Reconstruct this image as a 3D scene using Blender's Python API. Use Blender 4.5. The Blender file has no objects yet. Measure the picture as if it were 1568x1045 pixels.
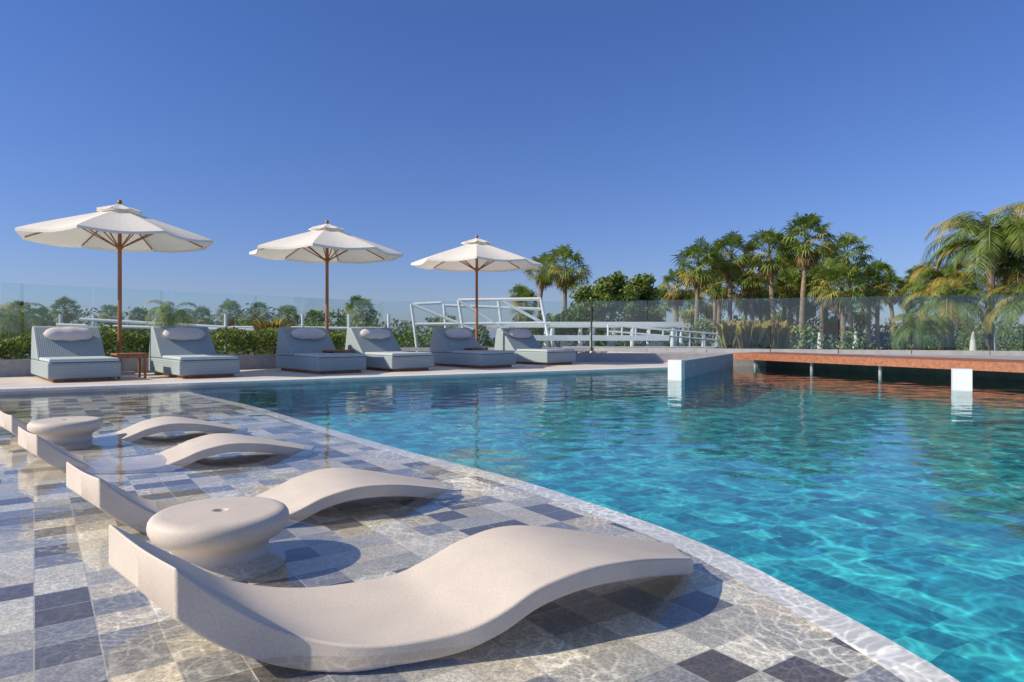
import bpy, math, random
import numpy as np
from mathutils import Vector, Matrix
random.seed(7); rng=np.random.default_rng(7)
scene=bpy.context.scene
scene.view_settings.view_transform='Standard'
scene.view_settings.look='None'
scene.view_settings.exposure=0

# ------------------------------------------------------------ helpers
def link(o,parent=None):
    scene.collection.objects.link(o)
    if parent is not None: o.parent=parent
    return o
def mk(name,verts,faces,mats,midx=None,smooth=False,parent=None,bevel=0,seg=2):
    me=bpy.data.meshes.new(name)
    me.from_pydata([tuple(v) for v in verts],[],faces)
    for m in (mats if isinstance(mats,(list,tuple)) else [mats]): me.materials.append(m)
    if midx is not None: me.polygons.foreach_set('material_index',midx)
    if smooth: me.polygons.foreach_set('use_smooth',[True]*len(me.polygons))
    me.update()
    o=bpy.data.objects.new(name,me); link(o,parent)
    if bevel:
        b=o.modifiers.new('b','BEVEL'); b.width=bevel; b.segments=seg; b.limit_method='ANGLE'
    return o
def empty(name,loc=(0,0,0),rot=0):
    e=bpy.data.objects.new(name,None); e.location=loc; e.rotation_euler=(0,0,rot); link(e); e.empty_display_size=.2
    return e
class G:
    def __init__(s): s.v=[];s.f=[];s.m=[]
    def add(s,v,f,m=0):
        n=len(s.v); s.v+= [tuple(x) for x in v]; s.f+=[tuple(i+n for i in q) for q in f]; s.m+=[m]*len(f)
    def box(s,p0,p1,m=0):
        x0,y0,z0=p0;x1,y1,z1=p1
        s.add([(x0,y0,z0),(x1,y0,z0),(x1,y1,z0),(x0,y1,z0),(x0,y0,z1),(x1,y0,z1),(x1,y1,z1),(x0,y1,z1)],
              [(0,3,2,1),(4,5,6,7),(0,1,5,4),(1,2,6,5),(2,3,7,6),(3,0,4,7)],m)
    def bar(s,a,b,w,z0,z1,m=0):   # wall-like box between two plan points
        a=Vector(a[:2]);b=Vector(b[:2]);d=(b-a).normalized();n=Vector((-d.y,d.x))*w/2
        P=[a-n,b-n,b+n,a+n]
        s.add([(p.x,p.y,z0) for p in P]+[(p.x,p.y,z1) for p in P],[(0,3,2,1),(4,5,6,7),(0,1,5,4),(1,2,6,5),(2,3,7,6),(3,0,4,7)],m)
    def tube(s,a,b,r,r2=None,n=10,m=0):
        a=Vector(a);b=Vector(b);r2=r if r2 is None else r2
        d=(b-a).normalized();u=d.orthogonal().normalized();w=d.cross(u)
        v=[]
        for c,q in((a,r),(b,r2)):
            for i in range(n):
                t=2*math.pi*i/n; v.append(c+(u*math.cos(t)+w*math.sin(t))*q)
        f=[(i,(i+1)%n,n+(i+1)%n,n+i) for i in range(n)]+[tuple(range(n-1,-1,-1)),tuple(range(n,2*n))]
        s.add(v,f,m)
    def prism(s,pts,z0,z1,m=0,top=True,bottom=False):
        n=len(pts)
        v=[(p[0],p[1],z0) for p in pts]+[(p[0],p[1],z1) for p in pts]
        f=[(i,(i+1)%n,n+(i+1)%n,n+i) for i in range(n)]
        if top:f.append(tuple(range(n,2*n)))
        if bottom:f.append(tuple(range(n-1,-1,-1)))
        s.add(v,f,m)
    def lathe(s,prof,c=(0,0,0),n=48,m=0):
        v=[];f=[]
        for (r,z) in prof:
            for i in range(n):
                t=2*math.pi*i/n; v.append((c[0]+r*math.cos(t),c[1]+r*math.sin(t),c[2]+z))
        for k in range(len(prof)-1):
            for i in range(n):
                j=(i+1)%n; f.append((k*n+i,(k+1)*n+i,(k+1)*n+j,k*n+j))
        s.add(v,f,m)
    def obj(s,name,mats,**k): return mk(name,s.v,s.f,mats,midx=s.m,**k)

class NT:
    def __init__(s,name):
        s.mat=bpy.data.materials.new(name); s.mat.use_nodes=True
        s.t=s.mat.node_tree; s.b=s.t.nodes['Principled BSDF']; s.out=s.t.nodes['Material Output']
    def n(s,t,**k):
        x=s.t.nodes.new(t)
        for a,b in k.items(): setattr(x,a,b)
        return x
    def l(s,a,b): s.t.links.new(a,b)
    def coord(s,kind='Object'): return s.n('ShaderNodeTexCoord').outputs[kind]
    def noise(s,scale,detail=3,vec=None,rough=.5,out='Fac'):
        x=s.n('ShaderNodeTexNoise'); x.inputs['Scale'].default_value=scale; x.inputs['Detail'].default_value=detail; x.inputs['Roughness'].default_value=rough
        s.l(vec if vec is not None else s.coord(),x.inputs['Vector']); return x.outputs[out]
    def ramp(s,fac,stops,interp='LINEAR'):
        r=s.n('ShaderNodeValToRGB'); r.color_ramp.interpolation=interp
        e=r.color_ramp.elements
        while len(e)<len(stops): e.new(.5)
        for i,(p,c) in enumerate(stops): e[i].position=p; e[i].color=(*c,1)
        s.l(fac,r.inputs[0]); return r.outputs[0]
    def mix(s,fac,a,b,mode='MIX'):
        x=s.n('ShaderNodeMix',data_type='RGBA',blend_type=mode)
        for i,v in ((0,fac),(6,a),(7,b)):
            if hasattr(v,'links'): s.l(v,x.inputs[i])
            else: x.inputs[i].default_value=v if i==0 else (*v,1)
        return x.outputs[2]
    def math(s,op,a,b=None):
        x=s.n('ShaderNodeMath',operation=op)
        for i,v in ((0,a),(1,b)):
            if v is None: continue
            if hasattr(v,'links'): s.l(v,x.inputs[i])
            else: x.inputs[i].default_value=v
        return x.outputs[0]
    def vm(s,op,a,b):
        x=s.n('ShaderNodeVectorMath',operation=op)
        for i,v in ((0,a),(1,b)):
            if hasattr(v,'links'): s.l(v,x.inputs[i])
            else: x.inputs[i].default_value=v
        return x.outputs[0]
    def schlick(s,f0,f1,p=5,nrm=None):
        ge=s.n('ShaderNodeNewGeometry'); d=s.n('ShaderNodeVectorMath',operation='DOT_PRODUCT')
        s.l(ge.outputs['Incoming'],d.inputs[0]); s.l(nrm if nrm is not None else ge.outputs['Normal'],d.inputs[1])
        c=s.math('SUBTRACT',1,s.math('ABSOLUTE',d.outputs['Value']))
        x=s.math('ADD',s.math('MULTIPLY',s.math('POWER',s.math('MAXIMUM',c,0),p),f1),f0); return x
    def col(s,c): 
        if hasattr(c,'links'): s.l(c,s.b.inputs['Base Color'])
        else: s.b.inputs['Base Color'].default_value=(*c,1)
    def rough(s,r): s.b.inputs['Roughness'].default_value=r
    def bump(s,h,strength=.3,dist=.01):
        x=s.n('ShaderNodeBump'); x.inputs['Strength'].default_value=strength; x.inputs['Distance'].default_value=dist
        s.l(h,x.inputs['Height']); s.l(x.outputs[0],s.b.inputs['Normal'])
def plain(name,c1,c2,scale,rough=.6,bump=.2,bd=.005,detail=5):
    m=NT(name); f=m.noise(scale,detail); m.col(m.ramp(f,[(.3,c1),(.7,c2)])); m.rough(rough)
    if bump: m.bump(f,bump,bd)
    return m.mat

# ------------------------------------------------------------ materials
def tile_mat():
    m=NT('shelf_stone_tiles')
    mp=m.n('ShaderNodeMapping'); mp.inputs['Rotation'].default_value=(0,0,math.radians(-35)); mp.inputs['Scale'].default_value=(1/.168,)*3
    m.l(m.coord(),mp.inputs['Vector'])
    fl=m.n('ShaderNodeVectorMath',operation='FLOOR'); fr=m.n('ShaderNodeVectorMath',operation='FRACTION')
    mul=m.n('ShaderNodeVectorMath',operation='MULTIPLY'); mul.inputs[1].default_value=(1,1,0)
    m.l(mp.outputs[0],mul.inputs[0]); m.l(mul.outputs[0],fl.inputs[0]); m.l(mul.outputs[0],fr.inputs[0])
    wn=m.n('ShaderNodeTexWhiteNoise',noise_dimensions='2D'); m.l(fl.outputs[0],wn.inputs['Vector'])
    base=m.ramp(wn.outputs['Value'],[(0,(.15,.13,.115)),(.13,(.19,.185,.19)),(.25,(.31,.315,.33)),(.36,(.55,.53,.47)),(.52,(.74,.67,.55)),(.67,(.66,.57,.40)),(.76,(.38,.38,.39)),(.83,(.83,.79,.68))],'CONSTANT')
    g=m.noise(95,5,rough=.85); base=m.mix(1,base,m.ramp(g,[(.40,(.58,.58,.59)),(.60,(1.24,1.22,1.19))]),'MULTIPLY')
    g2=m.noise(22,4,rough=.7); base=m.mix(1,base,m.ramp(g2,[(.35,(.90,.905,.92)),(.65,(1.08,1.06,1.03))]),'MULTIPLY')
    sp=m.n('ShaderNodeSeparateXYZ'); m.l(fr.outputs[0],sp.inputs[0])
    dx=m.math('ABSOLUTE',m.math('SUBTRACT',sp.outputs[0],.5)); dy=m.math('ABSOLUTE',m.math('SUBTRACT',sp.outputs[1],.5))
    e=m.math('GREATER_THAN',m.math('MAXIMUM',dx,dy),.487)
    m.col(m.mix(e,base,(.50,.47,.42))); m.rough(.55); m.bump(g,.4,.004)
    return m.mat
def pool_mat():
    m=NT('pool_mosaic')
    nz=m.noise(2.2,2,out='Color'); vec=m.vm('ADD',m.coord(),m.vm('MULTIPLY',m.vm('SUBTRACT',nz,(.5,.5,.5)),(.10,.10,0)))
    mp=m.n('ShaderNodeMapping'); mp.inputs['Rotation'].default_value=(0,0,math.radians(-28)); mp.inputs['Scale'].default_value=(5,5,5)
    m.l(vec,mp.inputs['Vector'])
    fl=m.n('ShaderNodeVectorMath',operation='FLOOR'); m.l(mp.outputs[0],fl.inputs[0])
    wn=m.n('ShaderNodeTexWhiteNoise',noise_dimensions='3D'); m.l(fl.outputs[0],wn.inputs['Vector'])
    m.col(m.ramp(wn.outputs['Value'],[(0,(.006,.18,.25)),(.5,(.015,.36,.43)),(1,(.05,.56,.57))])); m.rough(.4)
    return m.mat
M_tile=tile_mat(); M_pool=pool_mat()
M_strip=plain('white_stone',(.70,.69,.66),(.82,.80,.76),25,.5)
M_cope=plain('deck_travertine',(.62,.54,.48),(.74,.65,.58),3,.6,.1)
M_wall=plain('planter_stone',(.30,.30,.31),(.40,.39,.39),8,.7)
M_white=plain('white_paint',(.78,.78,.76),(.83,.83,.81),5,.4,0)
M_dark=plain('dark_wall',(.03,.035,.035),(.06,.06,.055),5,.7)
def resin():
    m=NT('moulded_resin'); a=m.noise(260,3); b=m.noise(5,4)
    c=m.ramp(a,[(.35,(.56,.49,.425)),(.65,(.69,.615,.535))]); c=m.mix(1,c,m.ramp(b,[(.3,(.92,.92,.93)),(.7,(1.04,1.03,1.02))]),'MULTIPLY')
    m.col(c); m.rough(.6); m.bump(a,.35,.002); return m.mat
M_plastic=resin()
M_land=plain('dry_land',(.10,.11,.06),(.22,.19,.13),.4,.9)
def wood(name,a,b,sc=(1,14,14)):
    m=NT(name); mp=m.n('ShaderNodeMapping'); mp.inputs['Scale'].default_value=sc; m.l(m.coord(),mp.inputs['Vector'])
    f=m.noise(2.5,5,mp.outputs[0]); m.col(m.ramp(f,[(.3,a),(.7,b)])); m.rough(.45); m.bump(f,.15,.004); return m.mat
M_wood=wood('teak_wood',(.25,.085,.028),(.45,.18,.065),(12,12,1))
M_deck=wood('hardwood_decking',(.27,.095,.048),(.44,.18,.09),(6,6,6))
def weave(name,axis):
    m=NT(name); sp=m.n('ShaderNodeSeparateXYZ'); m.l(m.coord(),sp.inputs[0])
    s=m.math('SINE',m.math('MULTIPLY',sp.outputs[axis],2*math.pi/.03))
    f=m.math('ADD',m.math('MULTIPLY',s,.5),.5)
    n=m.noise(60,3)
    c=m.ramp(f,[(.1,(.24,.30,.31)),(.7,(.38,.45,.455))]); c=m.mix(.2,c,m.ramp(n,[(.3,(.16,.2,.22)),(.7,(.46,.52,.54))]))
    m.col(c); m.rough(.7); m.bump(f,.4,.005); return m.mat
M_weaveZ=weave('woven_rattan',2); M_weaveX=weave('woven_rattan_back',0)
M_cush=plain('cushion_fabric',(.44,.51,.52),(.52,.58,.58),40,.9)
M_pill=plain('pillow_fabric',(.62,.56,.54),(.70,.64,.61),30,.9)
def canvas():
    m=NT('parasol_canvas'); n=m.noise(9,4); c=m.ramp(n,[(.3,(.87,.82,.74)),(.7,(.90,.87,.80))]); m.col(c); m.rough(.9)
    tr=m.n('ShaderNodeBsdfTranslucent'); m.l(c,tr.inputs[0]); mx=m.n('ShaderNodeMixShader'); mx.inputs[0].default_value=.2
    m.l(m.b.outputs[0],mx.inputs[1]); m.l(tr.outputs[0],mx.inputs[2]); m.l(mx.outputs[0],m.out.inputs[0]); return m.mat
M_canvas=canvas()
def leaf(name,a,b,sc=1.2):
    m=NT(name); n=m.noise(sc,4); c=m.ramp(n,[(.3,a),(.7,b)]); m.col(c); m.rough(.55)
    tr=m.n('ShaderNodeBsdfTranslucent'); m.l(c,tr.inputs[0]); mx=m.n('ShaderNodeMixShader'); mx.inputs[0].default_value=.3
    m.l(m.b.outputs[0],mx.inputs[1]); m.l(tr.outputs[0],mx.inputs[2]); m.l(mx.outputs[0],m.out.inputs[0]); return m.mat
M_palm=leaf('palm_green',(.10,.17,.03),(.25,.33,.06)); M_palmy=leaf('palm_yellow',(.33,.28,.06),(.52,.42,.10))
M_dead=leaf('palm_dead',(.30,.19,.08),(.46,.31,.14)); M_trunk=plain('palm_trunk',(.19,.14,.10),(.36,.27,.19),6,.9,.5,.03)
M_leaf=leaf('leaf_green',(.12,.20,.035),(.32,.40,.08),2); M_leafd=leaf('leaf_dark',(.05,.09,.025),(.12,.17,.05),2)
M_far=leaf('far_foliage',(.11,.16,.09),(.21,.26,.13),1)
def glassm():
    m=NT('railing_glass'); m.t.nodes.remove(m.b)
    tr=m.n('ShaderNodeBsdfTransparent'); tr.inputs[0].default_value=(.90,.96,.97,1)
    gl=m.n('ShaderNodeBsdfGlossy'); gl.inputs['Roughness'].default_value=.02; gl.inputs[0].default_value=(.9,.95,1,1)
    mx=m.n('ShaderNodeMixShader'); m.l(m.schlick(.06,.8),mx.inputs[0]); m.l(tr.outputs[0],mx.inputs[1]); m.l(gl.outputs[0],mx.inputs[2]); m.l(mx.outputs[0],m.out.inputs[0])
    return m.mat
M_glass=glassm()
def waterm():
    # clear water: tinted transmission with sun caustics painted into its colour as a cell network, plus fresnel reflection
    m=NT('pool_water'); m.t.nodes.remove(m.b)
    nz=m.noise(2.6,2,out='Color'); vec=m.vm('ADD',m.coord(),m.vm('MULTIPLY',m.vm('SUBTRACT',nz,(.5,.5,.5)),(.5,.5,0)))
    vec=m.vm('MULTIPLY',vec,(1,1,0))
    def caustic_ridge(sc,w):
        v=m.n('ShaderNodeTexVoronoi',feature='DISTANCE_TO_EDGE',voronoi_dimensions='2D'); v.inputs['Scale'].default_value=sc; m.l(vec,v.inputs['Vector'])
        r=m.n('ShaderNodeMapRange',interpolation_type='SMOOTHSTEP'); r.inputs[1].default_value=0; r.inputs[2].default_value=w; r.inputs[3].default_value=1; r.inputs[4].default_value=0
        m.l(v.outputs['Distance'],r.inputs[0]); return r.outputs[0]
    a=caustic_ridge(4.0,.14); b=caustic_ridge(8,.16)
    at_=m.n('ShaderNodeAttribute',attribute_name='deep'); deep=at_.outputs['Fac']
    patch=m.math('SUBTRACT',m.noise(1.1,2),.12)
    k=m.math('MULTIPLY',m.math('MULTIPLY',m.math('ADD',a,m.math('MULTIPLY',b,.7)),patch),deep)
    k2=m.math('MULTIPLY',m.math('MULTIPLY',caustic_ridge(15,.18),m.math('MAXIMUM',m.math('SUBTRACT',m.noise(1.6,2),.38),0)),m.math('SUBTRACT',1,deep))  # finer sun glints painted into the water colour over the shelf
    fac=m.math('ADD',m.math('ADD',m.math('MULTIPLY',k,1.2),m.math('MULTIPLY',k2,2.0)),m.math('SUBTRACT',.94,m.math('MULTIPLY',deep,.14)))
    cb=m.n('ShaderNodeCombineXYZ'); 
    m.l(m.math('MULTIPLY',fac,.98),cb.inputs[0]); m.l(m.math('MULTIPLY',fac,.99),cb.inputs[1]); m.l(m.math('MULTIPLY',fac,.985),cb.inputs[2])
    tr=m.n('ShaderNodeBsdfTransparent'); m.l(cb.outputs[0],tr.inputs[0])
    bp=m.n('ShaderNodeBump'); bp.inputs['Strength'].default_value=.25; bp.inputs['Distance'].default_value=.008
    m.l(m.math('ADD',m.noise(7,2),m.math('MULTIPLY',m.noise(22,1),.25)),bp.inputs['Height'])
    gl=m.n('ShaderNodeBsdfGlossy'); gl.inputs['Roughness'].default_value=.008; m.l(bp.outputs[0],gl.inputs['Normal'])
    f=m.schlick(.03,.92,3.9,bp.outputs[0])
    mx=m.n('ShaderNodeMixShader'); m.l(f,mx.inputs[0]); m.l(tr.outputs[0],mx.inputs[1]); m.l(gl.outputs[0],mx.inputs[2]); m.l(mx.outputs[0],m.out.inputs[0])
    return m.mat
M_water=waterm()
M_sea=plain('sea_surface',(.22,.30,.40),(.26,.34,.44),.02,.6,0)
M_steel=plain('steel',(.35,.35,.35),(.45,.45,.45),5,.35,0)

# ------------------------------------------------------------ pool, shelf, decks
curve=[(-5.9,11.9),(-4.95,10.69),(-3.31,8.79),(-1.85,6.815),(-.868,5.53),(.025,4.436),(.426,3.839),(.702,3.395),(.903,2.986),(1.034,2.598),(1.127,2.283),(1.192,2.023),(1.235,1.758),(1.26,1.4),(1.24,.9),(1.12,.2),(.85,-.6),(.3,-1.6),(-.8,-3.0)]
def catmull(P,n):
    P=[np.array(p,float) for p in P]; out=[]
    for i in range(len(P)-1):
        p0=P[max(i-1,0)];p1=P[i];p2=P[i+1];p3=P[min(i+2,len(P)-1)]
        for k in range(n):
            t=k/n; out.append(.5*((2*p1)+(-p0+p2)*t+(2*p0-5*p1+4*p2-p3)*t*t+(-p0+3*p1-3*p2+p3)*t**3))
    out.append(P[-1]); return out
C=catmull(curve,6)
SH=-.055; FZ=-.55
g=G(); g.prism([(p[0],p[1]) for p in reversed(C)]+[(-16,11.9),(-16,-3)],FZ-.05,SH)
shelf=g.obj('pool_shelf',[M_tile])
g=G()
def strip(C,o0,o1,z):
    v=[];f=[]
    for i,p in enumerate(C):
        a=C[max(i-1,0)];b=C[min(i+1,len(C)-1)];d=(b-a);d/=np.linalg.norm(d);n=np.array([-d[1],d[0]])
        for o in(o0,o1): q=p+n*o; v.append((q[0],q[1],z))
    for i in range(len(C)-1): f.append((2*i,2*i+1,2*i+3,2*i+2))
    return v,f
v,f=strip(C,-.15,.0,SH+.004); g.add(v,f,0)
edge=g.obj('pool_edge_coping',[M_strip])
g=G(); g.add([(-17,-4,FZ),(18,-4,FZ),(18,22,FZ),(-17,22,FZ)],[(0,1,2,3)])
floor=g.obj('pool_floor',[M_pool])
g=G(); v=[];f=[]
for i,p in enumerate(C):
    a=C[max(i-1,0)];b=C[min(i+1,len(C)-1)];d=(b-a);d/=np.linalg.norm(d);n=np.array([-d[1],d[0]])*.006
    v+=[(p[0]+n[0],p[1]+n[1],FZ-.05),(p[0]+n[0],p[1]+n[1],SH+.003)]
for i in range(len(C)-1): f.append((2*i,2*i+1,2*i+3,2*i+2))
g.add(v,f); riser=g.obj('pool_riser_wall',[M_pool])

fence=[(-17,5.3),(-10.5,14),(-4.2,22.4),(2.6,22.4),(14.5,17.6),(22,14.6)]
dA=(-16,5.0); dB=(5.3,17.1)
dv0=Vector((dB[0]-dA[0],dB[1]-dA[1])).normalized(); dn0=Vector((dv0.y,-dv0.x))
g=G(); g.prism([dA,dB,(5.9,18.3),(2.8,22.6),(-4.4,22.6),(-10.8,14.2),(-18,5)],-1.4,.08)
g.bar(Vector(dA)+dn0*.012,Vector(dB)+dn0*.012,.02,FZ-.05,-.01,1)
deck=g.obj('pool_deck',[M_cope,M_pool])
g=G()
d=dv0; L=(Vector(dB)-Vector(dA)).length; n=Vector((-d.y,d.x)); t=0
while t<L-.8:
    a=Vector(dA)+d*(t+.003)-n*.03; b=a+d*.794; c=b+n*.41; e=a+n*.41
    g.add([(p.x,p.y,z) for z in(.045,.085) for p in(a,b,c,e)],[(4,5,6,7),(0,1,5,4),(1,2,6,5),(3,0,4,7),(2,3,7,6)]); t+=.8
g.obj('deck_coping',[M_strip])
g=G(); g.bar((3.25,13.3),(5.7,17.95),.22,.0,.36); g.bar((3.25,13.3),(5.7,17.95),.225,FZ-.05,-.001,1); g.obj('pool_gutter_wall',[M_wall,M_pool])
g=G(); g.bar((3.1,13.02),(3.22,13.24),.26,-.02,.38); g.bar((3.1,13.02),(3.22,13.24),.264,FZ-.05,-.021,1); g.obj('white_pool_pillar',[M_white,M_pool])
g=G(); g.bar((7.06,10.7),(7.18,10.92),.26,-.02,.33); g.bar((7.06,10.7),(7.18,10.92),.264,FZ-.05,-.021,1); g.obj('white_pool_pillar',[M_white,M_pool])
g=G(); g.prism([(5.75,18.6),(6.9,18.4),(14.2,3.9),(24,3.9),(24,14),(14.7,17.9),(2.8,22.6)],-1.4,.30); g.obj('back_terrace',[M_wall])
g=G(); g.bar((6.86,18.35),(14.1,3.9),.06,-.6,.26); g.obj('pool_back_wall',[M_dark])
g=G(); A=Vector((5.94,18.2)); B=Vector((13.2,3.5)); dv=(B-A).normalized(); nv=Vector((-dv.y,dv.x)); 
if nv.x<0: nv=-nv
L=(B-A).length; t=0
while t<L:
    a=A+dv*t; b=a+dv*.135; 
    P=[a,b,b+nv*1.5,a+nv*1.5]; zz=.37+random.uniform(-.002,.002)
    g.add([(p.x,p.y,z) for z in(.335,zz) for p in P],[(4,5,6,7),(0,4,5,1),(1,5,6,2),(2,6,7,3),(3,7,4,0),(0,1,2,3)]); t+=.142
a=A-nv*.022; b=B-nv*.022; g.bar(a,b,.04,.20,.365)
br=empty('wooden_footbridge'); g.obj('planks',[M_deck],parent=br)
g=G(); t=.6
while t<L:
    p=A+dv*t+nv*.12; g.tube((p.x,p.y,-.01),(p.x,p.y,.33),.035); g.tube((p.x,p.y,FZ-.02),(p.x,p.y,-.012),.036,m=1); t+=1.75
g.obj('posts',[M_steel,M_pool],parent=br)

# ------------------------------------------------------------ water
def water():
    x0,x1,y0,y1,st=-16.,17.,-3.,19.5,.05
    nx=int((x1-x0)/st)+1; ny=int((y1-y0)/st)+1
    X,Y=np.meshgrid(np.linspace(x0,x1,nx),np.linspace(y0,y1,ny))
    cx=np.array([c[0] for c in C]);cy=np.array([c[1] for c in C])
    o=np.argsort(cy); xs=np.interp(Y,cy[o],cx[o]); s=1/(1+np.exp(-(X-xs-.3)/.3)); 
    Z=np.zeros_like(X); N=70
    for i in range(N):
        lam=.22*(.8/.22)**(rng.random()**1.2); th=math.radians(rng.normal(95,48)); k=2*math.pi/lam
        sl=.0030; ph=rng.random()*6.28
        warp=.5*np.sin(X*.9+i)+.5*np.sin(Y*.8+i*2)
        Z+=sl/k*np.sin(k*(math.cos(th)*X+math.sin(th)*Y)+warp*2+ph)
    Z*= .28+.72*s
    v=np.stack([X,Y,Z],-1).reshape(-1,3)
    i=np.arange(nx*ny).reshape(ny,nx); f=np.stack([i[:-1,:-1],i[:-1,1:],i[1:,1:],i[1:,:-1]],-1).reshape(-1,4)
    me=bpy.data.meshes.new('pool_water'); me.vertices.add(len(v)); me.vertices.foreach_set('co',v.ravel())
    me.loops.add(f.size); me.loops.foreach_set('vertex_index',f.ravel().astype(np.int32))
    me.polygons.add(len(f)); me.polygons.foreach_set('loop_start',(np.arange(len(f))*4).astype(np.int32))
    try: me.polygons.foreach_set('loop_total',np.full(len(f),4,np.int32))
    except Exception: pass
    me.update(calc_edges=True)
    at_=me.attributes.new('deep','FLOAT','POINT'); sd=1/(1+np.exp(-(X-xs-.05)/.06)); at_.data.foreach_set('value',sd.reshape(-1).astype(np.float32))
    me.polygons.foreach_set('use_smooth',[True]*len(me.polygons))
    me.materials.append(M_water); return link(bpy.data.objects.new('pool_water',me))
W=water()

# ------------------------------------------------------------ in-water chaises & tables
NE=[(-.894,1.81,.28),(-.76,1.86,.155),(-.60,1.90,.06),(-.40,1.90,.03),(-.176,1.955,.038),(-.036,1.993,.08),(.091,2.063,.135),(.237,2.13,.165),(.40,2.25,.15),(.55,2.42,.10),(.69,2.60,.04)]
FE=[(-1.323,2.234,.28),(-1.12,2.28,.155),(-.95,2.31,.065),(-.72,2.34,.03),(-.45,2.41,.042),(-.32,2.45,.085),(-.20,2.50,.14),(-.05,2.56,.175),(.12,2.60,.165),(.40,2.68,.105),(.66,2.80,.04)]
def chaise(off,drop=0):
    n=catmull(NE,6); f=catmull(FE,6); K=len(n); Wd=10; v=[];F=[]
    for i in range(K):
        s=i/(K-1); th=.14-.075*max(0,min(1,(s-.05)/.28))
        for side in(0,1):
            for j in range(Wd+1):
                t=j/Wd; p=n[i]*(1-t)+f[i]*t
                dz=-.010*math.sin(math.pi*t)
                ztop=p[2]+(dz if side==0 else 0); z=ztop if side==0 else max(p[2]-th,SH+.006)
                v.append((p[0]+off[0],p[1]+off[1],z-drop if side==0 else max(z-drop,SH+.002)))
    r=2*(Wd+1)
    for i in range(K-1):
        for j in range(Wd):
            a=i*r+j; F.append((a,a+r,a+r+1,a+1)); a+=Wd+1; F.append((a,a+1,a+r+1,a+r))
        a=i*r; F.append((a,a+Wd+1,a+r+Wd+1,a+r)); a=i*r+Wd; F.append((a,a+r,a+r+Wd+1,a+Wd+1))
    for i in(0,K-1):
        for j in range(Wd):
            a=i*r+j; q=(a,a+1,a+Wd+2,a+Wd+1); F.append(q if i==0 else q[::-1])
    o=mk('in_pool_chaise',v,F,M_plastic,smooth=True)
    b=o.modifiers.new('b','BEVEL'); b.width=.010; b.segments=3; b.limit_method='ANGLE'; b.angle_limit=math.radians(50); b.harden_normals=True
    return o
chaise((0,0)); chaise((-1.02,1.35),.05); chaise((-2.25,2.7),.05); chaise((-3.2,3.77),.05)
def table(c):
    g=G(); P=[(0.0001,.11),(.017,.11),(.019,.112),(.023,.166),(.026,.170),(.032,.172),(.04,.172),(.215,.172),(.228,.172),(.245,.168),(.258,.160),(.267,.147),(.270,.13),(.268,.112),(.258,.092),(.240,.075),(.215,.062),(.198,.050),(.188,.035),(.188,.015),(.200,-.005),(.228,-.022),(.25,-.034),(.256,-.045),(.256,-.054)]
    g.lathe(P,c,64)
    return g.obj('in_pool_side_table',[M_plastic],smooth=True)
table((-1.2,2.81,0)); table((-3.75,5.74,0))

# ------------------------------------------------------------ sun loungers
def lounger(x,y,s=1):
    E=empty('sun_lounger',(x,y,.08),math.atan2(.66,.75)); w=1.06
    def ext(prof,x0,x1,name,mat,bev):
        n=len(prof); v=[(x0,p[0],p[1]) for p in prof]+[(x1,p[0],p[1]) for p in prof]
        F=[(i,n+i,n+(i+1)%n,(i+1)%n) for i in range(n)]+[tuple(range(n)),tuple(range(2*n-1,n-1,-1))]
        return mk(name,v,F,mat,parent=E,bevel=bev,seg=3)
    ext([(0,.06),(0,.30),(.03,.33),(1.25,.33),(2.1,.33),(2.1,.06)],0,w,'base',M_weaveZ,.03)
    ext([(1.22,.335),(1.80,.93),(1.88,.95),(1.98,.92),(2.1,.335)],.0,w,'backrest',M_weaveX,.025)
    ext([(.02,.333),(.02,.375),(.05,.39),(1.18,.39),(1.22,.333)],.02,w-.02,'cushion',M_cush,.02)
    g=G(); g.box((.08,.08,0),(w-.08,2.0,.06)); g.obj('wood_plinth',[M_wood],parent=E)
    v=[];F=[];n=20;K=16
    for i in range(K+1):
        u=i/K; xx=-.40+.80*u; r=(1-abs(2*u-1)**3.2)**.5 if 0<u<1 else .02
        r=max(r,.05)*(1+.05*math.sin(u*17+x))
        for j in range(n):
            t=2*math.pi*j/n; a=.15*r*math.cos(t); b=.095*r*math.sin(t)
            c=math.cos(math.radians(46)); sn=math.sin(math.radians(46))
            v.append((w/2+xx,1.585+a*c-b*sn,.80+a*sn+b*c))
    for i in range(K):
        for j in range(n): q=(j+1)%n; F.append((i*n+j,i*n+q,(i+1)*n+q,(i+1)*n+j))
    F+=[tuple(range(n-1,-1,-1)),tuple(range(K*n,K*n+n))]
    mk('pillow',v,F,M_pill,smooth=True,parent=E)
for p in[(-7.55,11.1),(-5.88,12.07),(-3.8,13.4),(-2.51,14.28),(-.69,15.58),(.885,17.14)]: lounger(*p)
def sidetable(x,y):
    E=empty('wooden_side_table',(x,y,.08),math.radians(41)); g=G()
    for i in range(6): g.box((-.25+i*.085,-.25,.42),(-.25+i*.085+.075,.25,.45))
    g.box((-.25,-.25,.37),(.25,-.23,.418)); g.box((-.25,.23,.37),(.25,.25,.418))
    for a in(-.23,.19):
        for b in(-.23,.19): g.box((a,b,0),(a+.04,b+.04,.37))
    g.obj('frame',[M_wood],parent=E)
sidetable(-6.95,12.4); sidetable(-3.75,14.75); sidetable(-.95,17.0)

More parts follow.
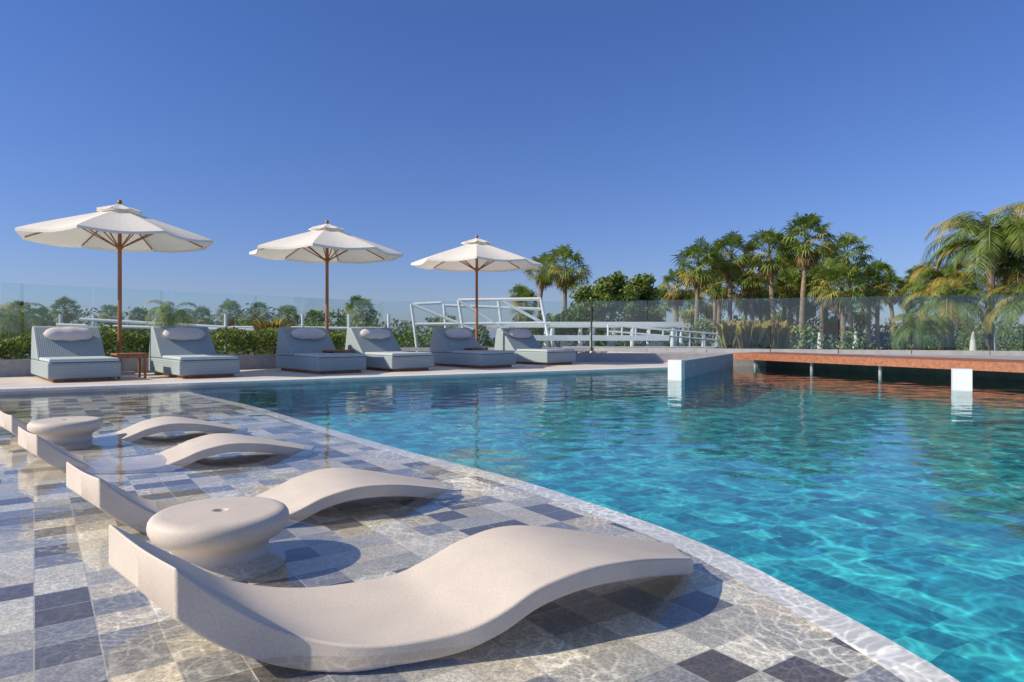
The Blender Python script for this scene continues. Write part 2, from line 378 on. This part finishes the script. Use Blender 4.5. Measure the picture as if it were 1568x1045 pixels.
# ------------------------------------------------------------ parasols
def parasol(x,y,rot):
    E=empty('parasol',(x,y,.08),rot); g=G(); R=1.74; ZR=2.67; ZA=3.26; n=8; K=8; S=8
    def rib(r): t=r/R; return ZR+(ZA-ZR)*(1-t)**.93
    def canopy(r0,r1,dz,sag):
        v=[];f=[]
        for k in range(K+1):
            r=r0+(r1-r0)*k/K
            for i in range(n*S):
                a=2*math.pi*i/(n*S); fr=(i%S)/S; c=math.cos(math.pi/n)/math.cos((fr-.5)*2*math.pi/n)
                sg=math.sin(math.pi*fr); rr=r*c-.05*sg*(k/K)**3*(r1/R)
                v.append((rr*math.cos(a),rr*math.sin(a),rib(r)+dz-sag*sg*(k/K)))
        for k in range(K):
            for i in range(n*S): j=(i+1)%(n*S); f.append((k*n*S+i,(k+1)*n*S+i,(k+1)*n*S+j,k*n*S+j))
        base=K*n*S; off=len(v)
        for i in range(n*S):
            p=v[base+i]; v.append((p[0]*1.004,p[1]*1.004,p[2]-.05*r1/R))
        for i in range(n*S): j=(i+1)%(n*S); f.append((base+i,off+i,off+j,base+j))
        g.add(v,f,0)
    canopy(.10,R,0,.05); canopy(.03,.42,.09,.02)
    g.tube((0,0,0),(0,0,3.38),.038,.036,12,1)
    g.lathe([(.0001,3.46),(.03,3.44),(.045,3.40),(.03,3.36),(.05,3.34),(.05,3.32),(.001,3.31)],(0,0,-.02),16,1)
    g.lathe([(.033,2.55),(.06,2.55),(.06,2.47),(.033,2.47)],(0,0,0),12,1); g.lathe([(.033,3.2),(.06,3.2),(.06,3.12),(.033,3.12)],(0,0,0),12,1)
    for i in range(n):
        a=2*math.pi*i/n; c,s=math.cos(a),math.sin(a)
        g.tube((c*.04,s*.04,rib(.04)-.03),(c*1.7,s*1.7,rib(1.7)-.02),.014,m=1,n=6)
        g.tube((c*.05,s*.05,2.5),(c*.85,s*.85,rib(.85)-.03),.013,m=1,n=6)
    g.lathe([(.0001,.10),(.05,.10),(.06,.06),(.26,.05),(.27,0)],(0,0,0),24,2)
    g.obj('canopy_and_pole',[M_canvas,M_wood,M_wall],parent=E)
parasol(-7.7,13.4,.15); parasol(-4.28,15.8,.1); parasol(-.94,18.2,.05)

# ------------------------------------------------------------ planter, glass railing
g=G(); g.bar((-16,7.9),(-.3,19.6),.18,.07,.40); g.bar((-.3,19.6),(5.9,18.75),.2,.07,.33); g.obj('planter_wall',[M_wall],bevel=.01)
def leaves(g,fn,N,s,m=(0,1)):
    for _ in range(N):
        c=Vector(fn()); n=Vector(rng.normal(size=3)).normalized(); u=n.orthogonal().normalized(); w=n.cross(u); a=s*random.uniform(.6,1.3); b=a*.5
        g.add([c-u*a,c+w*b,c+u*a,c-w*b],[(0,1,2,3)],random.choice(m))
g=G()
hd=Vector((-.3+16,19.6-7.9)).normalized(); hn=Vector((-hd.y,hd.x))
def hf():
    t=random.uniform(0,15.5); o=.12+random.random()*.9; p=Vector((-16,7.9))+hd*t+hn*o
    h=.34+.34*(.7+.3*math.sin(t*2.1)+.2*math.sin(t*5.3))*(1-abs(o-.55)*.5); return (p.x,p.y,.35+random.random()**.6*h)
leaves(g,hf,26000,.045,(0,0,1)); g.obj('hedge',[M_leaf,M_leafd])
R=empty('glass_railing'); g=G(); gp=G()
for i in range(len(fence)-1):
    a=Vector(fence[i]);b=Vector(fence[i+1]);L=(b-a).length;n=max(1,round(L/1.9)); 
    for k in range(n):
        p=a+(b-a)*((k+.006)/n); q=a+(b-a)*((k+.994)/n)
        g.bar(p,q,.014,.4,1.93)
        gp.bar(p,q,.05,.3,.42)
g.obj('panes',[M_glass],parent=R); gp.obj('channel',[M_steel],parent=R)
g=G(); g.tube((2.6,22.35,.3),(2.6,22.35,1.95),.03); g.obj('post',[M_dark],parent=R)

# ------------------------------------------------------------ palms and trees
GZ=-3.0
def trunk(g,b,t,r0,r1,m=0,K=10):
    b=Vector(b);t=Vector(t);prev=None;lean=Vector((random.uniform(-.25,.25),random.uniform(-.25,.25),0))
    for k in range(K+1):
        u=k/K; c=b.lerp(t,u)+lean*math.sin(math.pi*u)*.8; r=r0+(r1-r0)*u+(.015 if k%2 else 0)
        if prev: g.tube(prev[0],c,prev[1],r,9,m)
        prev=(c,r)
def fan_palm(X,Y,Z,R,name='fan_palm_tree',gz=GZ):
    g=G(); c=Vector((X,Y,Z)); trunk(g,(X+random.uniform(-.4,.4),Y,gz),c-Vector((0,0,R*.15)),.17,.11)
    nf=50; yel=random.uniform(.1,.45)
    for i in range(nf+26):
        dead=i>=nf
        el=math.radians(random.uniform(-84,-52)) if dead else math.radians(82-118*((i+.5)/nf)**.9+random.uniform(-10,10))
        az=i*2.399+random.uniform(-.3,.3); mi=(3 if random.random()<.5 else 2) if dead else (2 if el<math.radians(15) and random.random()<yel else 1)
        d=Vector((math.cos(az)*math.cos(el),math.sin(az)*math.cos(el),math.sin(el))); s=Vector((-math.sin(az),math.cos(az),0)); s.rotate(Matrix.Rotation(random.uniform(-.7,.7),3,d))
        pet=R*random.uniform(.42,.62); cc=c+d*pet*(1.0 if not dead else .8); 
        w=s*.02; g.add([c-w,c+w,cc+w,cc-w],[(0,1,2,3)],mi)
        rb=R*random.uniform(.38,.56)*(.85 if dead else 1); NL=13
        for j in range(NL):
            ph=math.radians(-95+190*j/(NL-1)); l=rb*(1-.22*abs(ph)/1.7)*random.uniform(.8,1.1)
            q=d*math.cos(ph)+s*math.sin(ph); side=(d*-math.sin(ph)+s*math.cos(ph))*l*.058
            mid=cc+q*l*.55; tip=cc+q*l+Vector((0,0,-l*random.uniform(.15,.55)))
            g.add([cc,mid-side,tip,mid+side],[(0,1,2,3)],mi)
    return g.obj(name,[M_trunk,M_palm,M_palmy,M_dead])
def feather_palm(X,Y,Z,R,nf=26,gz=GZ,name='feather_palm_tree',yel=.3):
    g=G(); c=Vector((X,Y,Z)); trunk(g,(X+random.uniform(-.2,.2),Y,gz),c,.16,.10)
    for i in range(nf):
        az=i*2.399+random.uniform(-.3,.3); el=math.radians(random.uniform(10,80)); L=R*random.uniform(.95,1.35)
        h=Vector((math.cos(az),math.sin(az),0)); p=c.copy(); a=el; st=L/22; s=Vector((-h.y,h.x,0)); mi=2 if random.random()<yel else 1
        for k in range(22):
            d=h*math.cos(a)+Vector((0,0,math.sin(a))); q=p+d*st; a-=math.radians(3.0+k*.32)*(1.1)
            w=s*.012; g.add([p-w,p+w,q+w,q-w],[(0,1,2,3)],mi)
            if k>2:
                ll=R*.30*math.sin(math.pi*min(1,(k+2)/25))**.6
                for sg in(-1,1):
                    for o in(0,.5):
                        b=p+d*st*o; t=b+s*sg*ll*.72+d*ll*.45+Vector((0,0,-ll*random.uniform(.25,.6))); mid=(b+t)/2+Vector((0,0,ll*.06)); ww=d*ll*.04
                        g.add([b,mid-ww,t,mid+ww],[(0,1,2,3)],mi)
            p=q
    return g.obj(name,[M_trunk,M_palm,M_palmy])
f40=1045.
def at(u,v,Y): return ((u-784)/f40*Y,Y,.9+(510-v)/f40*Y)
palms=[(1008,465,24,44),(1036,440,28,43),(1070,405,37,40),(1103,437,26,46),(1120,392,35,41),(1150,420,30,46),(1178,388,36,40),(1208,440,30,47),(1235,370,40,39),(1258,432,30,46),(1297,392,34,42),(1288,438,36,38),(1330,440,30,42),(1362,442,24,46),(1412,432,26,44),
(832,415,26,44),(866,410,34,41),(805,464,24,46),(1165,450,34,50),(1090,460,30,52),(1235,455,34,52),(1185,470,30,55),(1320,470,28,50),(1140,445,32,48),(1200,418,30,49),(1265,405,30,50),(1055,470,26,50),(1280,480,28,48),(1225,425,30,51),(1345,425,26,47),(1388,452,22,48),(1095,410,26,49),(1215,395,28,50),(988,470,20,47)]
for u,v,r,Y in palms:
    x,y,z=at(u,v,Y); fan_palm(x,y,z,r/f40*Y*1.25)
for u,v,r,Y in[(100,474,24,45),(352,480,24,48),(397,480,22,50),(440,486,24,48),(552,478,30,42),(600,520,16,45),(30,476,20,50),(170,484,22,50),(310,486,20,50),(215,486,20,50),(480,492,22,48),(65,486,20,47),(795,452,20,47)]:
    x,y,z=at(u,v,Y); fan_palm(x,y,z,r/f40*Y)
for X,Y,Z,Rr,q in[(14.4,20.5,3.5,1.95,.2),(15.6,20.0,4.0,1.7,.2),(13.7,21.5,2.6,1.2,.6),(13.4,21,1.7,1.4,.3),(12.2,20.5,1.0,.95,.2),(15.0,19.6,1.6,1.5,.3),(16.0,21,2.6,1.6,.5)]: feather_palm(X,Y,Z,Rr,42,yel=q)
feather_palm(-8.6,17.2,1.35,.7,24,.35); feather_palm(-10.9,14.9,1.15,.75,26,.2)

def tree(X,Y,Z,rx,rz,N=5000,name='leafy_tree'):
    g=G(); trunk(g,(X,Y,GZ),(X,Y,Z),.18,.06,0,6)
    cl=[]
    for i in range(26):
        a=random.random()*6.28; e=random.uniform(-.6,1); r=random.uniform(.5,1)
        cl.append((Vector((X+math.cos(a)*rx*r*math.sqrt(1-abs(e)*.7),Y+math.sin(a)*rx*r*.8,Z+e*rz*r)),random.uniform(.2,.36)*rx))
    for c,_ in cl[:12]: g.tube((X,Y,Z-rz*.6),c,.05,.015,5,0)
    def fn():
        c,r=random.choice(cl); q=Vector(rng.normal(size=3)); q=q.normalized()*r*random.random()**.4; return c+q
    leaves(g,fn,N,.10,(1,1,1,2)); return g.obj(name,[M_trunk,M_leaf,M_leafd])
tree(4.5,36,2.0,1.9,1.6,8000); tree(6.0,35,2.5,1.4,1.6,7000); tree(7.2,37,1.2,1.1,1.1,4000); tree(2.9,37,1.2,1.1,1.0,4000); tree(1.4,40,1.0,1.2,1.0,4000)
g=G()
def dm():
    X=random.uniform(-45,48); Y=random.uniform(48,56); top=.9+1.0+.5*math.sin(X*.9)+.4*math.sin(X*2.3+1)+.3*math.sin(X*5)
    if X>-8: top-=.5
    if X>26: top-=.4
    return (X,Y,GZ+random.random()**.5*(top-GZ))
leaves(g,dm,52000,.16,(0,0,1))
g.obj('distant_trees',[M_far,M_leafd])
g=G()
def sh():
    t=random.random(); X=2+t*24; Y=27+3*math.sin(t*9)+random.random()*2; return(X,Y,GZ+random.random()**.6*(3.5+.6*math.sin(X*1.7)+.5*math.sin(X*4)))
leaves(g,sh,24000,.08,(0,0,1))
def sh2():
    t=random.random(); X=-20+t*18; Y=34+2*math.sin(t*9)+random.random()*2; return(X,Y,GZ+random.random()**.6*(4.0+.5*math.sin(X*1.3)+.4*math.sin(X*3.1)))
leaves(g,sh2,18000,.09,(0,0,1)); g.obj('shrub_bed',[M_leaf,M_leafd])
def grass(X,Y,Z,h):
    g=G()
    for i in range(200):
        a=random.random()*6.28; l=h*random.uniform(.5,1); r=l*random.uniform(.05,.45); b=Vector((X+random.uniform(-.25,.25),Y+random.uniform(-.15,.15),Z)); d=Vector((math.cos(a),math.sin(a),0)); s=Vector((-d.y,d.x,0))*.01
        m=b+d*r*.4+Vector((0,0,l*.75)); t=b+d*r+Vector((0,0,l*.9)); g.add([b-s,b+s,m+s,t,m-s],[(0,1,2,3,4)],random.choice((0,1,1)))
    g.obj('ornamental_grass',[M_dead,M_palmy])
for X,Y in[(7.0,21.7),(7.4,21.4),(7.8,21.5),(8.3,21.3),(-6.5,18.3)]: grass(X,Y,.3,1.15)

# ------------------------------------------------------------ white awning frames and pergola
def pipe_frame(name,segs,Y0,r=.045):
    g=G()
    for (u1,v1,u2,v2,dy) in segs:
        a=at(u1,v1,Y0);b=at(u2,v2,Y0); g.tube((a[0],a[1]+dy,a[2]),(b[0],b[1]+dy,b[2]),r,n=8)
    return g.obj(name,[M_white])
S=[(630,466,642,560,0),(630,466,725,505,0),(630,466,675,464,.1),(675,464,682,560,1.2),(702,460,718,560,0),(702,460,770,503,0),(702,460,828,458,0),(762,457,775,560,1.2),(762,457,842,500,.4),(828,458,848,560,0),(635,497,842,495,0),(675,466,830,472,1.2)]
pipe_frame('awning_frame',S,26,.06)
g=G()
g.bar((-1,28),(7.0,28),.25,1.15,1.35); g.bar((-1,33),(8.6,33),.25,1.15,1.35)
for i in range(22): x=-.8+i*.36; g.bar((x,28.2),(x+.6,32.8),.08,1.2,1.33)
for i in range(5): 
    for y in(28,33): g.tube((.0+i*1.65,y,GZ),(.0+i*1.65,y,1.15),.11)
g.obj('white_pergola',[M_white])
g=G(); g.prism([(-.6,24.3),(5.6,24.3),(6.4,27.5),(-.2,27.5)],.62,.80,bottom=True); 
for x in(.2,1.9,3.6,5.2): g.tube((x,24.8,GZ),(x,24.8,.61),.15)
g.prism([(1.8,23.6),(7.0,23.6),(7.4,24.1),(1.8,24.1)],.30,.42,bottom=True)
g.obj('flat_canopy',[M_white])
g=G()
for z in(.95,.72): g.tube((3.6,25.6,z+.25),(7.9,26.4,z-.1),.035)
for i in range(9):
    t=i/8; x=3.6+4.3*t; y=25.6+.8*t; g.tube((x,y,-.3),(x,y,1.2-.35*t),.035)
g.obj('white_railing',[M_white])
g=G()
for a,b in[((-19,30,1.5),(-13,31,1.15)),((-13,31,1.15),(-6,32,1.1)),((-20,30,1.25),(-9,31,.95))]: g.tube(a,b,.07)
for x in(-20.5,-19,-15.5,-13,-9.5,-7.4,-5.6): g.tube((x,31,GZ),(x,31,1.75),.07)
g.obj('white_pipe_structure',[M_white])
for u,Y in[(1043,27),(1078,28),(1098,30),(1255,29),(1310,30),(1490,24),(1520,25)]:
    x=(u-784)/f40*Y; g=G(); g.tube((x,Y,GZ),(x,Y,1.0),.03,m=1); g.lathe([(.001,1.0),(.05,.9),(.13,.2),(.17,-.4),(.10,-.45)],(x,Y,0),12,0); g.obj('folded_parasol',[M_canvas,M_wood])

# ------------------------------------------------------------ land and sea
g=G(); g.add([(-300,-60,GZ),(300,-60,GZ),(300,75,GZ),(-300,75,GZ)],[(0,1,2,3)]); g.obj('ground',[M_land])
g=G(); g.add([(-9000,-3000,GZ-.3),(9000,-3000,GZ-.3),(9000,14000,GZ-.3),(-9000,14000,GZ-.3)],[(0,1,2,3)]); g.obj('sea',[M_sea])

# ------------------------------------------------------------ light, world, camera
el=math.radians(35); td=Vector((.965,.26,0)).normalized()
dirv=Vector((td.x*math.cos(el),td.y*math.cos(el),-math.sin(el)))
sl=bpy.data.lights.new('sun','SUN'); sl.energy=5.0; sl.angle=math.radians(.5); sl.color=(1,.89,.71)
so=link(bpy.data.objects.new('sun',sl)); so.rotation_euler=dirv.to_track_quat('-Z','Y').to_euler(); so.location=(-20,-12,15)
w=bpy.data.worlds.new('World'); scene.world=w; w.use_nodes=True; t=w.node_tree
sk=t.nodes.new('ShaderNodeTexSky'); sk.sky_type='NISHITA'; sk.sun_disc=False; sk.sun_elevation=el; sk.sun_rotation=math.atan2(-td.x,-td.y)%(2*math.pi)
sk.air_density=1.0; sk.dust_density=.4; sk.ozone_density=3.0; sk.altitude=0
tc=t.nodes.new('ShaderNodeTexCoord'); sx=t.nodes.new('ShaderNodeSeparateXYZ'); t.links.new(tc.outputs['Generated'],sx.inputs[0])
cr=t.nodes.new('ShaderNodeValToRGB'); cr.color_ramp.elements[0].position=0; cr.color_ramp.elements[0].color=(.45,.49,.74,1)
cr.color_ramp.elements[1].position=.42; cr.color_ramp.elements[1].color=(.40,.54,.88,1)
e=cr.color_ramp.elements.new(.75); e.color=(.95,.88,.84,1)
t.links.new(sx.outputs[2],cr.inputs[0])
mx=t.nodes.new('ShaderNodeVectorMath'); mx.operation='MULTIPLY'; t.links.new(sk.outputs[0],mx.inputs[0]); t.links.new(cr.outputs[0],mx.inputs[1])
t.links.new(mx.outputs[0],t.nodes['Background'].inputs[0]); t.nodes['Background'].inputs[1].default_value=.15
cam=bpy.data.cameras.new('camera'); cam.lens=24; cam.sensor_width=36; cam.shift_y=-.008; cam.clip_end=20000; cam.clip_start=.05
co=link(bpy.data.objects.new('camera',cam)); co.location=(0,0,.9); co.rotation_euler=(math.radians(90),0,0); scene.camera=co
